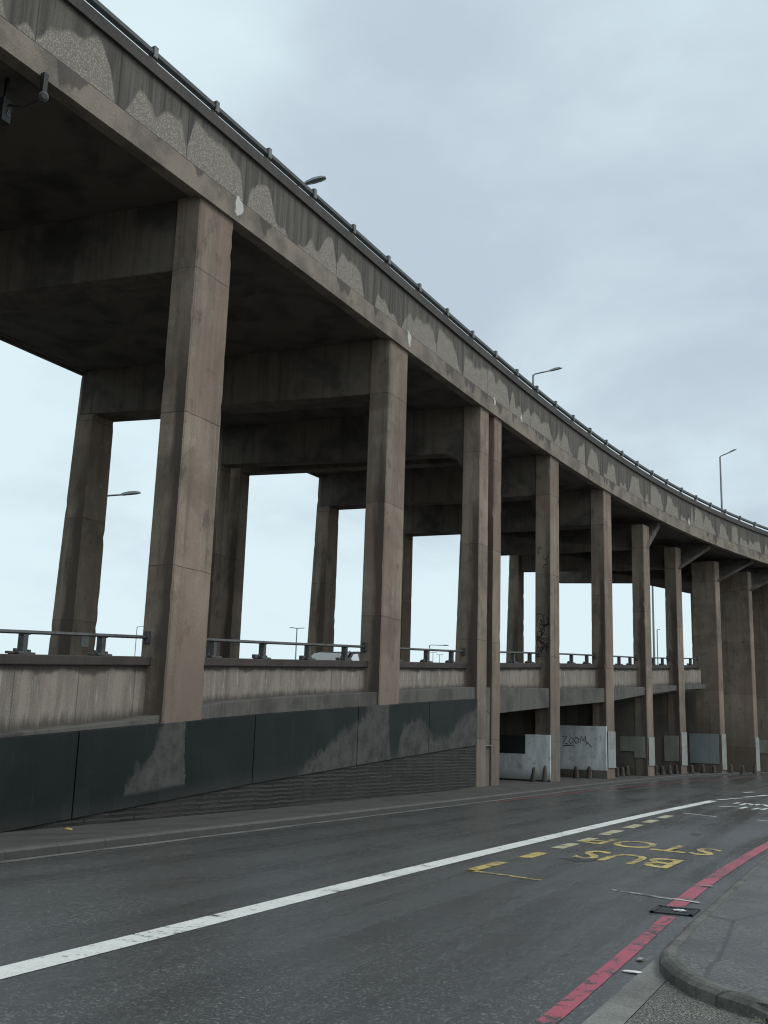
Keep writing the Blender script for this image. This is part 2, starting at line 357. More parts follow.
# ------------------------------------------------------------------ mesh helpers
class MB:
    def __init__(s): s.v = []; s.f = []; s.uv = []
    def add(s, vs, fs, uvs=None):
        k = len(s.v); s.v += [tuple(v) for v in vs]; s.f += [tuple(i+k for i in f) for f in fs]
        s.uv += list(uvs) if uvs else [(v[1], v[2]) for v in vs]
    def box(s, c, a, b, h):            # centre of base, half axis vectors a, b (3-D), height h (number or vector)
        c, a, b = Vector(c), Vector(a), Vector(b); h = Vector((0,0,h)) if not isinstance(h, Vector) else h
        vs = [c-a-b, c+a-b, c+a+b, c-a+b]; vs += [v+h for v in vs]
        s.add(vs, [(3,2,1,0),(4,5,6,7),(0,1,5,4),(1,2,6,5),(2,3,7,6),(3,0,4,7)])
    def loft(s, rings, caps=True, uvs=None, closed=True):
        n = len(rings[0]); vs = [v for r in rings for v in r]; fs = []
        for i in range(len(rings)-1):
            for j in range(n if closed else n-1):
                k = (j+1) % n; fs.append((i*n+j, i*n+k, (i+1)*n+k, (i+1)*n+j))
        if caps and closed: fs.append(tuple(range(n))[::-1]); fs.append(tuple((len(rings)-1)*n+j for j in range(n)))
        s.add(vs, fs, uvs)
    def tube(s, pts, r, n=8):
        pts = [Vector(p) for p in pts]; rs = r if isinstance(r, (list, tuple)) else [r]*len(pts); rings = []
        for i, p in enumerate(pts):
            d = (pts[min(i+1, len(pts)-1)] - pts[max(i-1, 0)]).normalized()
            up = Vector((0,0,1)) if abs(d.z) < .95 else Vector((1,0,0))
            a = d.cross(up).normalized(); b = a.cross(d)
            rings.append([p + a*rs[i]*math.cos(2*math.pi*j/n) + b*rs[i]*math.sin(2*math.pi*j/n) for j in range(n)])
        s.loft(rings)
    def obj(s, name, m, parent=None, bevel=0.0, smooth=False, recalc=True):
        me = D.meshes.new(name); me.from_pydata(s.v, [], s.f)
        ul = me.uv_layers.new(name='UVMap')
        for lp in me.loops: ul.data[lp.index].uv = s.uv[lp.vertex_index]
        if recalc:
            bm = bmesh.new(); bm.from_mesh(me); bmesh.ops.recalc_face_normals(bm, faces=bm.faces); bm.to_mesh(me); bm.free()
        me.materials.append(M[m]); me.update()
        o = D.objects.new(name, me); COL.objects.link(o)
        if parent: attach(o, parent)
        if bevel:
            b = o.modifiers.new('bevel', 'BEVEL'); b.width = bevel; b.segments = 2; b.limit_method = 'ANGLE'
        if smooth:
            for f in me.polygons: f.use_smooth = True
        return o
def attach(o, parent):
    o.parent = parent
    def world(p): return (world(p.parent) @ p.matrix_parent_inverse if p.parent else Matrix.Identity(4)) @ Matrix.Translation(p.location)
    o.matrix_parent_inverse = world(parent).inverted()
def thing(name, label, cat, loc=(0,0,0), group=None):
    o = D.objects.new(name, None); COL.objects.link(o); o.location = loc; o.empty_display_size = .3
    return tag(o, label, cat, group)
def tag(o, label, cat, group=None):
    o['label'] = label; o['category'] = cat
    if group: o['group'] = group
    return o
def struct(o): o['kind'] = 'structure'; return o
def copy_tree(root, loc, label):
    r = root.copy(); COL.objects.link(r); r.location = loc; r['label'] = label
    def rec(a, b):
        for ch in list(a.children):
            c = ch.copy(); COL.objects.link(c); c.parent = b; c.matrix_parent_inverse = Matrix.Identity(4); rec(ch, c)
    rec(root, r)
    return r
def lerp(tab, s):
    if s <= tab[0][0]:
        (a, b), (c, d) = tab[0], tab[1]
    elif s >= tab[-1][0]:
        (a, b), (c, d) = tab[-2], tab[-1]
    else:
        for i in range(len(tab)-1):
            if tab[i][0] <= s <= tab[i+1][0]: (a, b), (c, d) = tab[i], tab[i+1]; break
    return b + (d-b)*(s-a)/(c-a)
def smooth_tab(tab, k=6):
    out = []
    n = len(tab)
    for i in range(n-1):
        p0 = tab[max(i-1,0)]; p1 = tab[i]; p2 = tab[i+1]; p3 = tab[min(i+2,n-1)]
        m1 = (p2[1]-p0[1])/(p2[0]-p0[0]); m2 = (p3[1]-p1[1])/(p3[0]-p1[0]); h = p2[0]-p1[0]
        for j in range(k):
            u = j/k
            out.append((p1[0]+h*u, (2*u**3-3*u*u+1)*p1[1]+(u**3-2*u*u+u)*h*m1+(-2*u**3+3*u*u)*p2[1]+(u**3-u*u)*h*m2))
    return out + [tab[-1]]
def frange(a, b, st):
    n = max(1, int(round((b-a)/st))); return [a+(b-a)*i/n for i in range(n+1)]

# ------------------------------------------------------------------ deck line
CF = (4.83691548e-05, -3.36732092e-03, 1.16807144e-01, -1.38387827e+01)
def fo(s):
    if s < 10: return fo(10) + (s-10)*.064
    return ((CF[0]*s + CF[1])*s + CF[2])*s + CF[3]
def dfo(s):
    if s < 10: return .064
    return (3*CF[0]*s + 2*CF[1])*s + CF[2]
def tang(s): return Vector((dfo(s), 1, 0)).normalized()
def rear(s): t_ = tang(s); return Vector((-t_.y, t_.x, 0))
def FP(s, off, z):                   # point 'off' metres out from the deck's front edge (negative = under the deck)
    q = Vector((fo(s), s, z)) - rear(s)*off; return q
def sweep(mb, prof, ss, fp=FP):
    rings = []; uvs = []
    for s in ss:
        pr = prof(s) if callable(prof) else prof
        rings.append([fp(s, a, z) for a, z, *_ in pr]); uvs += [(s, p[2] if len(p) > 2 else p[1]) for p in pr]
    mb.loft(rings, True, uvs)
DW = 10.8                            # deck width
SO = 12.8                            # underside of the edge
S0, S1 = -14.0, 92.0

viaduct = thing('viaduct', 'long curved concrete road viaduct on tall square columns with stained parapet', 'viaduct', (fo(33), 33, 0))
mb = MB(); sweep(mb, [(-.3,SO+.07),(-DW+.3,SO+.07),(-DW+.3,13.8),(-.3,13.8)], frange(S0,S1,2.0)); mb.obj('deck_slab', 'soffit', viaduct)
def fasc(side):
    f = (lambda a: a) if side else (lambda a: -DW-a)
    return [(f(.03),SO),(f(.03),13.34),(f(0),13.36),(f(0),14.58),(f(-.32),14.58),(f(-.32),SO+.05),(f(-.1),SO+.05),(f(-.1),SO)]
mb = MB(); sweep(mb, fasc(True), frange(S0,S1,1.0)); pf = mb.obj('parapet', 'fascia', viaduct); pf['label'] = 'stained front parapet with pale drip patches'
mb = MB(); sweep(mb, [(.075,14.575),(.075,14.84),(.03,14.87),(-.36,14.87),(-.36,14.575)], frange(S0,S1,1.0)); mb.obj('coping', 'coping', pf)
mb = MB(); sweep(mb, fasc(False), frange(S0,S1,2.0)); mb.obj('parapet', 'beam', viaduct)

def prism_col(c, a, b, z0, z1, taper=.0, tb=None):
    """c = centre of the front face, a = half width along the deck, b = depth toward the rear"""
    mb = MB(); c = Vector((c[0], c[1], 0)); rings = []; n = max(2, int((z1-z0)/.22)); rnd = random.Random(int(c.x*100)+int(c.y*37))
    uvs = []; ch = [0]*4; ea = a.normalized(); eb = b.normalized()
    for i in range(n+1):
        k = i/n; z = z0+(z1-z0)*k
        w = 1 + taper*(1-k)
        aa = a*w; bb = b*(w if tb is None else 1+tb*(1-k)); ring = []
        for q, (sa_, sb_) in enumerate(((-1,0),(1,0),(1,1),(-1,1))):
            ch[q] = .026 + .006*rnd.random() + (rnd.uniform(.015,.045) if rnd.random() < .05 else 0)
            p = c + aa*sa_ + bb*sb_ + Vector((0,0,z)); u1 = ea*(-sa_)*ch[q]; u2 = eb*(1-2*sb_)*ch[q]*rnd.uniform(.9,1.1)
            ring += [p+u2, p+u1] if q % 2 == 0 else [p+u1, p+u2]
        rings.append(ring); st_ = 1 if b.length < 1 else 0; uvs += [(0,st_),(0,0),(0,0),(0,0),(0,0),(0,0),(0,0),(1,st_)]
    mb.loft(rings, True, uvs); return mb
ZB = 11.22                           # underside of the cross beams at the front columns
SK = math.tan(rad(7))
#          s of column, offset x override, s at deck edge, along width, depth, base z, wall depth of pier
FR = [(0.2,None,None,1.3,.62),(8.9,None,None,1.3,.62),(17.5,None,None,1.2,.6),(26.42,None,None,1.15,.6),(32.98,None,None,.74,.62),(34.2,None,None,.66,.62),
      (40.0,None,None,.95,.62),(46.4,None,None,.95,.62),(52.6,-10.4,54.0,.8,.62),(59.3,-9.98,61.1,.76,.66),(64.5,-8.62,66.9,.62,1.45),(68.9,-7.25,71.5,.5,3.3),(73.3,-5.6,76.0,.6,6.5)]
FRONT = []
for i, (s, ox, se, wd, dp) in enumerate(FR):
    t_ = tang(s); r_ = (rear(s) - t_*(SK if i < 6 else math.tan(rad(3.8)))).normalized()
    front = FP(s, -.05, 0) if ox is None else Vector((ox, s, 0))
    FRONT.append((front, t_, r_, wd, dp))
    col = prism_col(front, t_*wd/2, r_*dp, 0.0, SO+.06 if ox is None else SO-.4, .05 if dp < 1 else 0.0).obj('column', 'column', viaduct)
    # rear column, flush under the far edge of the deck
    e = FP(s, 0, 0)
    span = (DW - .08)/max(.2, r_.dot(rear(s)))
    rb = FP(s, 0, 0) + r_*span
    if i == 9: rb = Vector((-19.75, 59.45, 0))
    if dp < 1:
        rc = prism_col(rb - r_*.62, t_*wd*.42, r_*.62, 0.0, SO+.06, .12, .55).obj('column', 'column', viaduct)
    # cross beam: from the front column (or the deck edge, by a tapered bracket) to the rear column
    mb = MB(); w = t_*((wd/2-.06) if ox is None else min(.2, wd/2-.06))
    prof = []
    inner = front + r_*.05
    if ox is None:
        top = [(inner, ZB), (inner + r_*(dp+.35), ZB)]
        if i == 4: top = [(inner, ZB-.55), (inner+r_*(dp+.02), ZB-.55), (inner+r_*(dp+.22), ZB-.2), (inner+r_*(dp+.7), ZB)]
    else:
        edge = FP(se, -.28, 0); top = [(edge, SO-.16), (front - (front-edge).normalized()*.02, ZB-.02), (inner + r_*(dp+.35), ZB)]
    low = top + [(rb - r_*.1, ZB+.2)]
    if i == 10: low = top + [(rb + r_*1.2, ZB+.6)]
    if i > 10: low = top[:2] + [(inner + r_*dp*.9, ZB)]
    r0 = [p - w + Vector((0,0,z)) for p, z in low] + [low[-1][0] - w + Vector((0,0,SO+.08)), low[0][0] - w + Vector((0,0,SO+.08))]
    r1 = [p + w*2 for p in r0]
    mb.loft([r0, r1]); mb.obj('cross_beam', 'beam', viaduct, .025)

# ------------------------------------------------------------------ upper guard rail
ur = thing('guard_rail', 'long grey tubular guard rail along the top of the curved viaduct parapet', 'guard rail', tuple(FP(33,-.15,14.87)), 'guard rails on the concrete parapets')
mb = MB(); sweep(mb, [(-.06,14.99),(.01,14.975),(.055,15.01),(.055,15.1),(.01,15.14),(-.06,15.125)], frange(S0,S1,1.0)); mb.obj('rail', 'rail', ur)
s = 8.78
while s < 80:
    mb = MB(); t_ = tang(s); r_ = rear(s); b = FP(s, -.04, 14.865)
    mb.box(b, t_*.08, r_*.09, .025); mb.box(b+Vector((0,0,.02)), t_*.06, r_*.035, .11); mb.box(b - r_*.112 + Vector((0,0,.06)), t_*.055, r_*.018, .25); mb.box(b - r_*.055 + Vector((0,0,.28)), t_*.06, r_*.075, .03)
    mb.obj('post', 'railpost', ur, .006); s += 2.075

# ------------------------------------------------------------------ rising ramp under the viaduct
RT = [(-14,-.6),(5,.78),(12.4,1.33),(20,1.97),(26.8,2.47),(32.2,2.85),(39.3,3.22),(46.3,3.72),(51.5,4.15),(58.4,4.68),(64,5.1)]
WB = [(-14,-.5),(5,.85),(12.8,1.42),(16.4,1.78),(18.6,2.16),(21.4,2.42),(27.8,2.9),(31.75,3.2),(38.5,3.53),(42.8,3.73),(48.9,4.1),(54.2,4.46),(58.2,4.72),(64,5.12)]
CB = [(-14,.65),(5,1.95),(12.8,2.53),(16.4,2.77),(18.6,2.92),(21.4,3.1),(24.8,3.33),(31.75,3.78),(38.5,4.28),(42.8,4.58),(48.9,4.97),(54.2,5.31),(58.2,5.62),(64,6.05)]
SB = [(30,2.2),(34.4,2.46),(39.3,2.84),(46.3,3.36),(51.5,3.88),(58.4,4.45),(64,4.9)]
RL = smooth_tab([(-14,fo(-14)),(10,fo(10)),(30,fo(30)),(40,fo(40)),(45,fo(45)),(50,-10.55),(55,-10.3),(60,-9.97),(64.5,-8.9)], 8)
def ro(s): return fo(s) if s < 42 else lerp(RL, s)
def RP(s, off, z):
    e = .05; t_ = Vector((ro(s+e)-ro(s-e), 2*e, 0)).normalized(); r_ = Vector((-t_.y, t_.x, 0))
    return Vector((ro(s), s, z)) - r_*off
E1 = 63.3
ramp = thing('access_ramp', 'rising concrete slip road ramp behind the columns with dark painted retaining wall', 'ramp', (fo(25), 25, 0))
mb = MB(); sweep(mb, lambda s: [(-.4,lerp(RT,s)-.02),(-8.4,lerp(RT,s)-.02),(-8.4,lerp(RT,s)-.34),(-.4,lerp(RT,s)-.34)], frange(-14,E1,1.5), RP); mb.obj('ramp_slab', 'soffit', ramp)
mb = MB(); sweep(mb, lambda s: [(-.12,lerp(WB,s)),(-.9,lerp(WB,s)+.01),(-.9,lerp(RT,s)-.2 if s < 33.5 else lerp(SB,s)),(-.12,lerp(RT,s)-.2 if s < 33.5 else lerp(SB,s))], frange(-14,E1,.8), RP); mb.obj('edge_band', 'band', ramp, .015)
# parapet wall, one stretch per bay so the columns stand between them
bays = []; cs = [8.9,17.5,26.42,32.98,34.2,40.0,46.4,52.6,59.3,64.5]; hw = [.66,.61,.59,.38,.35,.49,.49,.42,.4,.35]
for i in range(len(cs)-1): bays.append((cs[i]+hw[i]-.02, cs[i+1]-hw[i+1]+.02))
bays = [(-14, cs[0]-.62)] + bays
for i, (a, b) in enumerate(bays):
    if b-a < 1: continue
    b2 = min(b, E1)
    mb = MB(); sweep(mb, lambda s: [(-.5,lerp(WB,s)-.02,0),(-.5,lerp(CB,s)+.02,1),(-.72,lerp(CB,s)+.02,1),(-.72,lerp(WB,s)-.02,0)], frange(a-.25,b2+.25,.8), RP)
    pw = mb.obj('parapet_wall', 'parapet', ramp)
    mb = MB(); sweep(mb, lambda s: [(-.4,lerp(CB,s)+.015),(-.4,lerp(CB,s)+.19),(-.8,lerp(CB,s)+.2),(-.8,lerp(CB,s)+.015)], frange(a+.015,b2-.015,1.0), RP)
    mb.obj('coping', 'lowcoping', pw, .02)
# dark painted retaining panels, bottoms rise with the ramp; brick below
pj = [-14,-6,2,7,10.6,14.25,19.55,24.2,27.3,30.0,32.45]
pj = [-14,-5.5,0,5,9.8,14.62,19.95,24.6,28.9,32.5]
def PBt(s): return max(-.12, lerp(RT,s)-1.46)
for a, b in zip(pj, pj[1:]):
    mb = MB(); sweep(mb, lambda s: [(.0,PBt(s),0),(.0,lerp(RT,s),1),(-.16,lerp(RT,s)+.01,1),(-.16,PBt(s),0)], frange(a+.014,b-.014,.6), RP)
    mb.obj('wall_panel', 'panel', ramp, .008)
mb = MB(); sweep(mb, lambda s: [(-.17,-.1),(-.17,lerp(RT,s)),(-.5,lerp(RT,s)),(-.5,-.1)], frange(-14,32.6,1.0), RP); mb.obj('backing_wall', 'wall', ramp)
mb = MB(); sweep(mb, lambda s: [(-.03,-.19),(-.03,PBt(s)-.004),(-.168,PBt(s)-.004),(-.168,-.19)], frange(11.5,32.5,.6), RP); mb.obj('brick_base', 'brick', ramp)
mb = MB(); sweep(mb, lambda s: [(-8.2,-.1),(-8.2,lerp(CB,s)-.2),(-8.5,lerp(CB,s)-.2),(-8.5,-.1)], frange(-14,E1,2.0), RP); mb.obj('unseen_back_wall', 'wall', ramp)  # unseen rear wall, added to shut light out from under the ramp
# solid pier under the twin columns
mb = MB(); t_ = tang(33.6); r_ = rear(33.6); mb.box(FP(33.62,-.13,0)+r_*.5, t_*.93, r_*.5, 2.75); mb.obj('pier_base', 'wall', ramp, .04)
mb = MB(); mb.box(FP(33.5,-.09,1.38), t_*1.0, r_*.04, .035); mb.obj('metal_strap', 'railpost', ramp)
# transverse walls below the ramp, seen end-on between the columns
for k, (dz) in ((8, 0), (9, 0), (10, 0)):
    f_, t_, r_, wd, dp = FRONT[k]; s = FR[k][0]
    mb = MB(); mb.box(f_ - t_*(wd/2-.12) + r_*4.3, t_*.1, r_*4.2, lerp(SB, s)+.15); mb.obj('transverse_wall', 'wall', ramp)
for k in (6, 7):
    f_, t_, r_, wd, dp = FRONT[k]; s = FR[k][0]
    mb = MB(); mb.box(f_ + t_*(wd/2-.25) + r_*4.5, t_*.1, r_*3.85, lerp(SB, s)+.15); mb.obj('transverse_wall', 'wall', ramp)

# ------------------------------------------------------------------ lower guard rails, one per bay
rail_words = {0:None}
LABS = ['low dark guard rail on the ramp wall behind the leftmost wide column gap',
        'low dark guard rail left of the tallest nearest column',
        'low dark guard rail between the nearest and second columns, car roof behind it',
        'low dark guard rail between the second column and the twin columns',
        '', 'low dark guard rail between the twin columns and the column with scribbled graffiti',
        'low dark guard rail right of the column with scribbled graffiti',
        'low dark guard rail in the second gap right of the scribbled column',
        'low dark guard rail in the gap showing a tall thin lamp post',
        'shortest low guard rail beside the broad end pier']
for i, (a, b) in enumerate(bays):
    if b-a < 1 or i == 0: continue
    b2 = min(b, E1)
    zc = lambda s: lerp(CB, s)+.195
    lr = thing('guard_rail', LABS[i], 'guard rail', tuple(RP((a+b2)/2, -.6, zc((a+b2)/2))), 'guard rails on the concrete parapets')
    mb = MB(); sweep(mb, lambda s: [(-.52,zc(s)+.345),(-.5,zc(s)+.365),(-.52,zc(s)+.41),(-.6,zc(s)+.41),(-.62,zc(s)+.385),(-.6,zc(s)+.345)], frange(a-.05,b2+.05,1.0), RP); mb.obj('rail', 'lowrail', lr)
    n = max(2, int(round((b2-a)/1.95))); off = {1:.3}.get(i, .5)
    for k in range(n):
        s = a + (b2-a)*(k+off)/n + random.uniform(-.08,.08)
        t_ = tang(s); r_ = rear(s); c = RP(s, -.6, zc(s)-.01); mb = MB()
        mb.box(c, t_*.19, r_*.13, .05); mb.box(c+Vector((0,0,.04)), t_*.055, r_*.07, .32); mb.box(c+Vector((0,0,.35)), t_*.12, r_*.05, .03)
        for q in (-1,1): mb.box(c + t_*q*.15 + Vector((0,0,.05)), t_*.03, r_*.03, .05)
        lump = random.uniform(.2,.34)
        mb.box(c - t_*lump, t_*.06, r_*.05, random.uniform(.04,.09))
        mb.obj('post', 'lowrail', lr, .008)
    # bracket fixing the rail to the column
    mb = MB(); s = b2-.02; t_ = tang(s); r_ = rear(s); mb.box(RP(s, -.52, zc(s)+.24), t_*.14, r_*.06, .25); mb.obj('bracket', 'lowrail', lr, .01)

# ------------------------------------------------------------------ hoardings and painted patches under the ramp
def transverse(k, d0, d1, z0, z1, name, m, parent=None, out=.03, th=.03):
    f_, t_, r_, wd, dp = FRONT[k]
    p = f_ - t_*(wd/2*1.05+out)
    mb = MB(); mb.box(p + r_*(d0+d1)/2 + Vector((0,0,z0)), t_*th, r_*(d1-d0)/2, z1-z0)
    return mb.obj(name, m, parent, .004)
def text_mesh(txt, name, m, parent, org, ex, ey, bold=0.0, th=None):
    cu = D.curves.new(name+'_curve', 'FONT'); cu.body = txt; cu.offset = bold; cu.resolution_u = 3
    tmp = D.objects.new(name+'_tmp', cu); COL.objects.link(tmp)
    bpy.context.view_layer.update()
    dg = bpy.context.evaluated_depsgraph_get(); me = D.meshes.new_from_object(tmp.evaluated_get(dg))
    D.objects.remove(tmp); D.curves.remove(cu)
    xs = [v.co.x for v in me.vertices]; ys = [v.co.y for v in me.vertices]; x0, x1, y0, y1 = min(xs), max(xs), min(ys), max(ys)
    org, ex, ey = Vector(org), Vector(ex), Vector(ey)
    for v in me.vertices: v.co = org + ex*((v.co.x-x0)/(x1-x0)) + ey*((v.co.y-y0)/(y1-y0))
    me.name = name; me.materials.clear(); me.materials.append(M[m])
    o = D.objects.new(name, me); COL.objects.link(o)
    if parent: attach(o, parent)
    return o
f6 = FRONT[6]
hb = thing('hoarding', 'white hoarding cut low around a black opening, left of the graffitied board', 'hoarding', tuple(f6[0]), 'white hoardings under the ramp')
transverse(6, .0, 1.0, .16, 1.83, 'board', 'board', hb)
transverse(6, 1.0, 4.6, .16, 1.1, 'board', 'board', hb)
transverse(6, 1.0, 4.6, 1.1, 1.78, 'dark_panel', 'darkboard', hb, .01)
f7 = FRONT[7]
hb2 = thing('hoarding', 'tall pale hoarding with black graffiti letters between two columns', 'hoarding', tuple(f7[0]), 'white hoardings under the ramp')
transverse(7, .0, 2.9, .44, 2.3, 'board', 'board', hb2)
transverse(7, .0, 2.9, .12, .44, 'base_rail', 'wall', hb2, .015)
p7 = f7[0] - f7[1]*(f7[3]/2*1.05+.063)
gm = MB(); go = p7 + f7[2]*1.95 + Vector((0,0,1.52)); gx = -f7[2]; gz = Vector((0,0,1))
for pts in ([(0,.3),(.2,.33),(.02,.03),(.24,.0)],[(.36,.28),(.28,.14),(.36,.0),(.46,.05),(.48,.2),(.36,.28)],[(.6,.3),(.53,.15),(.6,.03),(.71,.08),(.73,.22),(.6,.3)],[(.78,.02),(.84,.33),(.92,.14),(1.02,.36),(1.08,-.02)],[(.02,-.1),(.5,-.07)],[(1.1,.1),(1.3,-.12)]):
    gm.tube([go + gx*a + gz*(b+.02*math.sin(a*17)) for a, b in pts], .017, 5)
gm.obj('graffiti', 'ink', hb2)
for k, d0, d1, z0, z1, m in ((8,.12,1.35,1.25,1.95,'olive'),(8,.12,.65,.95,1.25,'olive'),(8,1.35,1.9,.95,2.1,'wall'),(9,.1,.9,.75,2.1,'olive'),(10,.12,1.85,.62,2.3,'bluegrey'),(12,.3,2.4,1.25,2.1,'olive')):
    transverse(k, d0, d1, z0, z1, 'painted_patch', m, viaduct if k > 9 else ramp, .035 if m != 'wall' else .02, .012)
for k, z0, z1, m in ((7,1.35,2.1,'repair'),(7,.55,1.345,'bluegrey'),(8,.6,1.95,'repair'),(9,.55,2.3,'repair'),(10,.3,2.3,'repair'),(11,.2,2.2,'repair')):
    f_, t_, r_, wd, dp = FRONT[k]; mb = MB(); mb.box(f_ - r_*.035 + Vector((0,0,z0)), t_*(wd/2*.98), r_*.008, z1-z0); mb.obj('painted_patch', m, viaduct)
# scribbled tags
def scribble(k, d0, d1, z0, z1, n, parent, w=.012):
    f_, t_, r_, wd, dp = FRONT[k]; p = f_ - t_*(wd/2*1.045+.012); mb = MB(); rnd = random.Random(k*7+n)
    for q in range(n):
        d = rnd.uniform(d0, d1); z = rnd.uniform(z0, z1); pts = []; ang = rnd.uniform(0, 6.28)
        for j in range(9):
            ang += rnd.uniform(-1.3, 1.5); d = min(max(d+math.cos(ang)*.07, d0), d1); z += math.sin(ang)*.09
            pts.append(p + r_*d + Vector((0,0,z)))
        mb.tube(pts, w, 4)
    mb.obj('graffiti', 'ink', parent)
scribble(6, .06, .55, 4.9, 6.5, 26, viaduct); scribble(6, .06, .5, 8.6, 8.9, 3, viaduct, .009); scribble(5, .05, .3, 5.4, 6.4, 4, viaduct, .008); scribble(9, .1, .5, 5.9, 6.8, 5, viaduct, .01)
# number plate painted on the second rear column
f_, t_, r_, wd, dp = FRONT[3]
rb = FP(FR[3][0], 0, 0) + r_*((DW-.08)/r_.dot(rear(FR[3][0]))-.62)
mb = MB(); mb.box(rb - r_*.012 + t_*.02 + Vector((0,0,4.02)), t_*.17, r_*.006, .42)
nt = mb.obj('notice', 'repair', viaduct)

# ------------------------------------------------------------------ road, kerbs, pavement
LK = smooth_tab([(-15,-9.72),(10,-9.68),(30,-9.72),(41,-9.85),(47,-9.72),(56.4,-9.45),(60,-9.1),(63.3,-8.6),(70.5,-6.84),(78,-3.6),(90,3.0),(105,12)], 4)
RK = smooth_tab([(-15,-1.72),(0,-1.72),(9,-1.72),(18,-1.74),(25,-1.5),(32,-.6),(40,1.4),(50,5.2),(62,11),(80,21),(105,36)], 4)
def lk(s): return lerp(LK, s)
def rk(s): return lerp(RK, s)
mb = MB(); mb.add([(-400,-300,-.2),(400,-300,-.2),(400,700,-.2),(-400,700,-.2)], [(0,1,2,3)]); struct(mb.obj('ground', 'earth'))
def strip(name, m, lf, rf, z, ss, parent=None, nx=1):
    mb = MB(); n = nx+1
    vs = [(lf(s)+(rf(s)-lf(s))*j/nx, s, z) for s in ss for j in range(n)]
    fs = [(i*n+j, i*n+j+1, (i+1)*n+j+1, (i+1)*n+j) for i in range(len(ss)-1) for j in range(nx)]
    mb.add(vs, fs, [(v[0], v[1]) for v in vs]); return mb.obj(name, m, parent)
road = struct(strip('road', 'asphalt', lk, lambda s: rk(s)+.07, 0.0, frange(-15,105,1.5)))
def mark(name, m, poly, z=.004):
    mb = MB(); mb.add([(x, y, z) for y, x in poly], [tuple(range(len(poly)))], [(x, y) for y, x in poly]); return mb.obj(name, m, road, recalc=False)
def band(name, m, tab, w, z=.004, st=.7):
    tab = smooth_tab(tab, 5)
    return strip(name, m, lambda s: lerp(tab,s)-w/2, lambda s: lerp(tab,s)+w/2, z, frange(tab[0][0], tab[-1][0], st), road)
band('white_line', 'white', [(-15,-5.36),(5,-5.37),(12,-5.4),(20.9,-5.27),(27,-5.12),(33.7,-4.86)], .27)
band('red_line', 'red', [(-15,-1.9),(6.3,-1.9),(8.2,-1.93),(10.75,-1.985)], .125)
band('red_line', 'red', [(11.25,-2.05),(13,-2.07),(15.4,-2.05),(20,-1.93),(26,-1.7),(32,-.85),(40,1.15),(50,4.95)], .175)
rl = band('red_line', 'redfaint', [(27,-9.4),(33,-9.3),(41.5,-8.95),(50.5,-8.3),(58,-7.7),(66,-6.6)], .16)
def wob(a): return [(y+random.uniform(-.02,.02), x+random.uniform(-.015,.015)) for y, x in a]
for a, b in ((14.72,15.6),(16.35,17.3),(17.68,18.5),(19.3,20.5),(21.2,22.25),(22.95,23.9),(24.6,25.7)):
    mark('bay_dash', 'yellow' if a < 15 else 'cream', wob([(a,-4.78),(a,-4.58),(b,-4.57),(b,-4.77)]))
mark('bay_dash', 'yellow', [(12.85,-4.87),(12.8,-4.72),(14.0,-4.68),(14.0,-4.86)])
mark('bay_end_line', 'yellow', [(12.92,-4.85),(12.8,-4.85),(12.5,-3.8),(12.6,-3.8)])
mark('bay_end_line', 'whitethin', [(12.33,-2.9),(12.22,-2.9),(11.9,-2.17),(12.0,-2.17)])
mark('bay_end_line', 'whitesolid', [(12.0,-2.165),(11.92,-2.165),(11.8,-1.88),(11.88,-1.88)], .009)
mark('bay_end_line', 'whitethin', [(27.05,-4.6),(26.85,-4.6),(26.05,-3.7),(26.25,-3.7)])
mark('bay_end_line', 'whitethin', [(26.05,-2.8),(25.85,-2.8),(25.0,-1.9),(25.2,-1.9)])
text_mesh('BUS', 'bus_lettering', 'yellow', road, (-2.72,15.98,.0045), (-1.46,.5,0), (-.03,-1.22,0), .014)
text_mesh('STOP', 'stop_lettering', 'yellow', road, (-2.45,18.0,.0045), (-2.22,.75,0), (-.05,-1.15,0), .014)
# broken white line and worn white lettering further down the lane
for (a, xa), (b, xb) in (((34.6,-4.84),(35.2,-4.62)),((35.7,-4.66),(36.5,-4.36)),((37.2,-4.4),(38.1,-4.14)),((38.5,-4.12),(39.6,-3.88)),((41.0,-4.83),(41.9,-4.6)),((43.5,-4.1),(44.5,-3.7)),((46,-3.2),(47,-2.7))):
    mark('white_dash', 'white', [(a,xa-.09),(a,xa+.09),(b,xb+.09),(b,xb-.09)])
for (a, xa), (b, xb) in (((32.75,-4.14),(33.55,-4.06)),((32.1,-3.9),(33.35,-3.84)),((33.25,-3.83),(32.35,-3.55)),((32.35,-3.55),(33.15,-3.47)),((33.05,-3.36),(32.05,-3.13)),((32.0,-2.95),(33.1,-2.85)),
                         ((30.3,-3.68),(31.25,-3.62)),((30.2,-3.35),(31.1,-3.26)),((30.25,-3.14),(31.15,-3.06)),((30.2,-2.8),(31.2,-2.7)),((30.65,-4.26),(31.4,-3.85))):
    mark('worn_lettering', 'white', [(a,xa-.055),(a,xa+.055),(b,xb+.055),(b,xb-.055)])
mark('tar_patch', 'tar', [(15.0,-4.3),(14.75,-3.95),(14.95,-3.8),(15.3,-3.75),(15.4,-3.9),(15.15,-4.05)], .0035)
mark('tar_patch', 'tar', [(20.6,-3.4),(20.5,-3.3),(20.7,-3.2),(20.95,-3.3),(20.85,-3.42)], .0035)
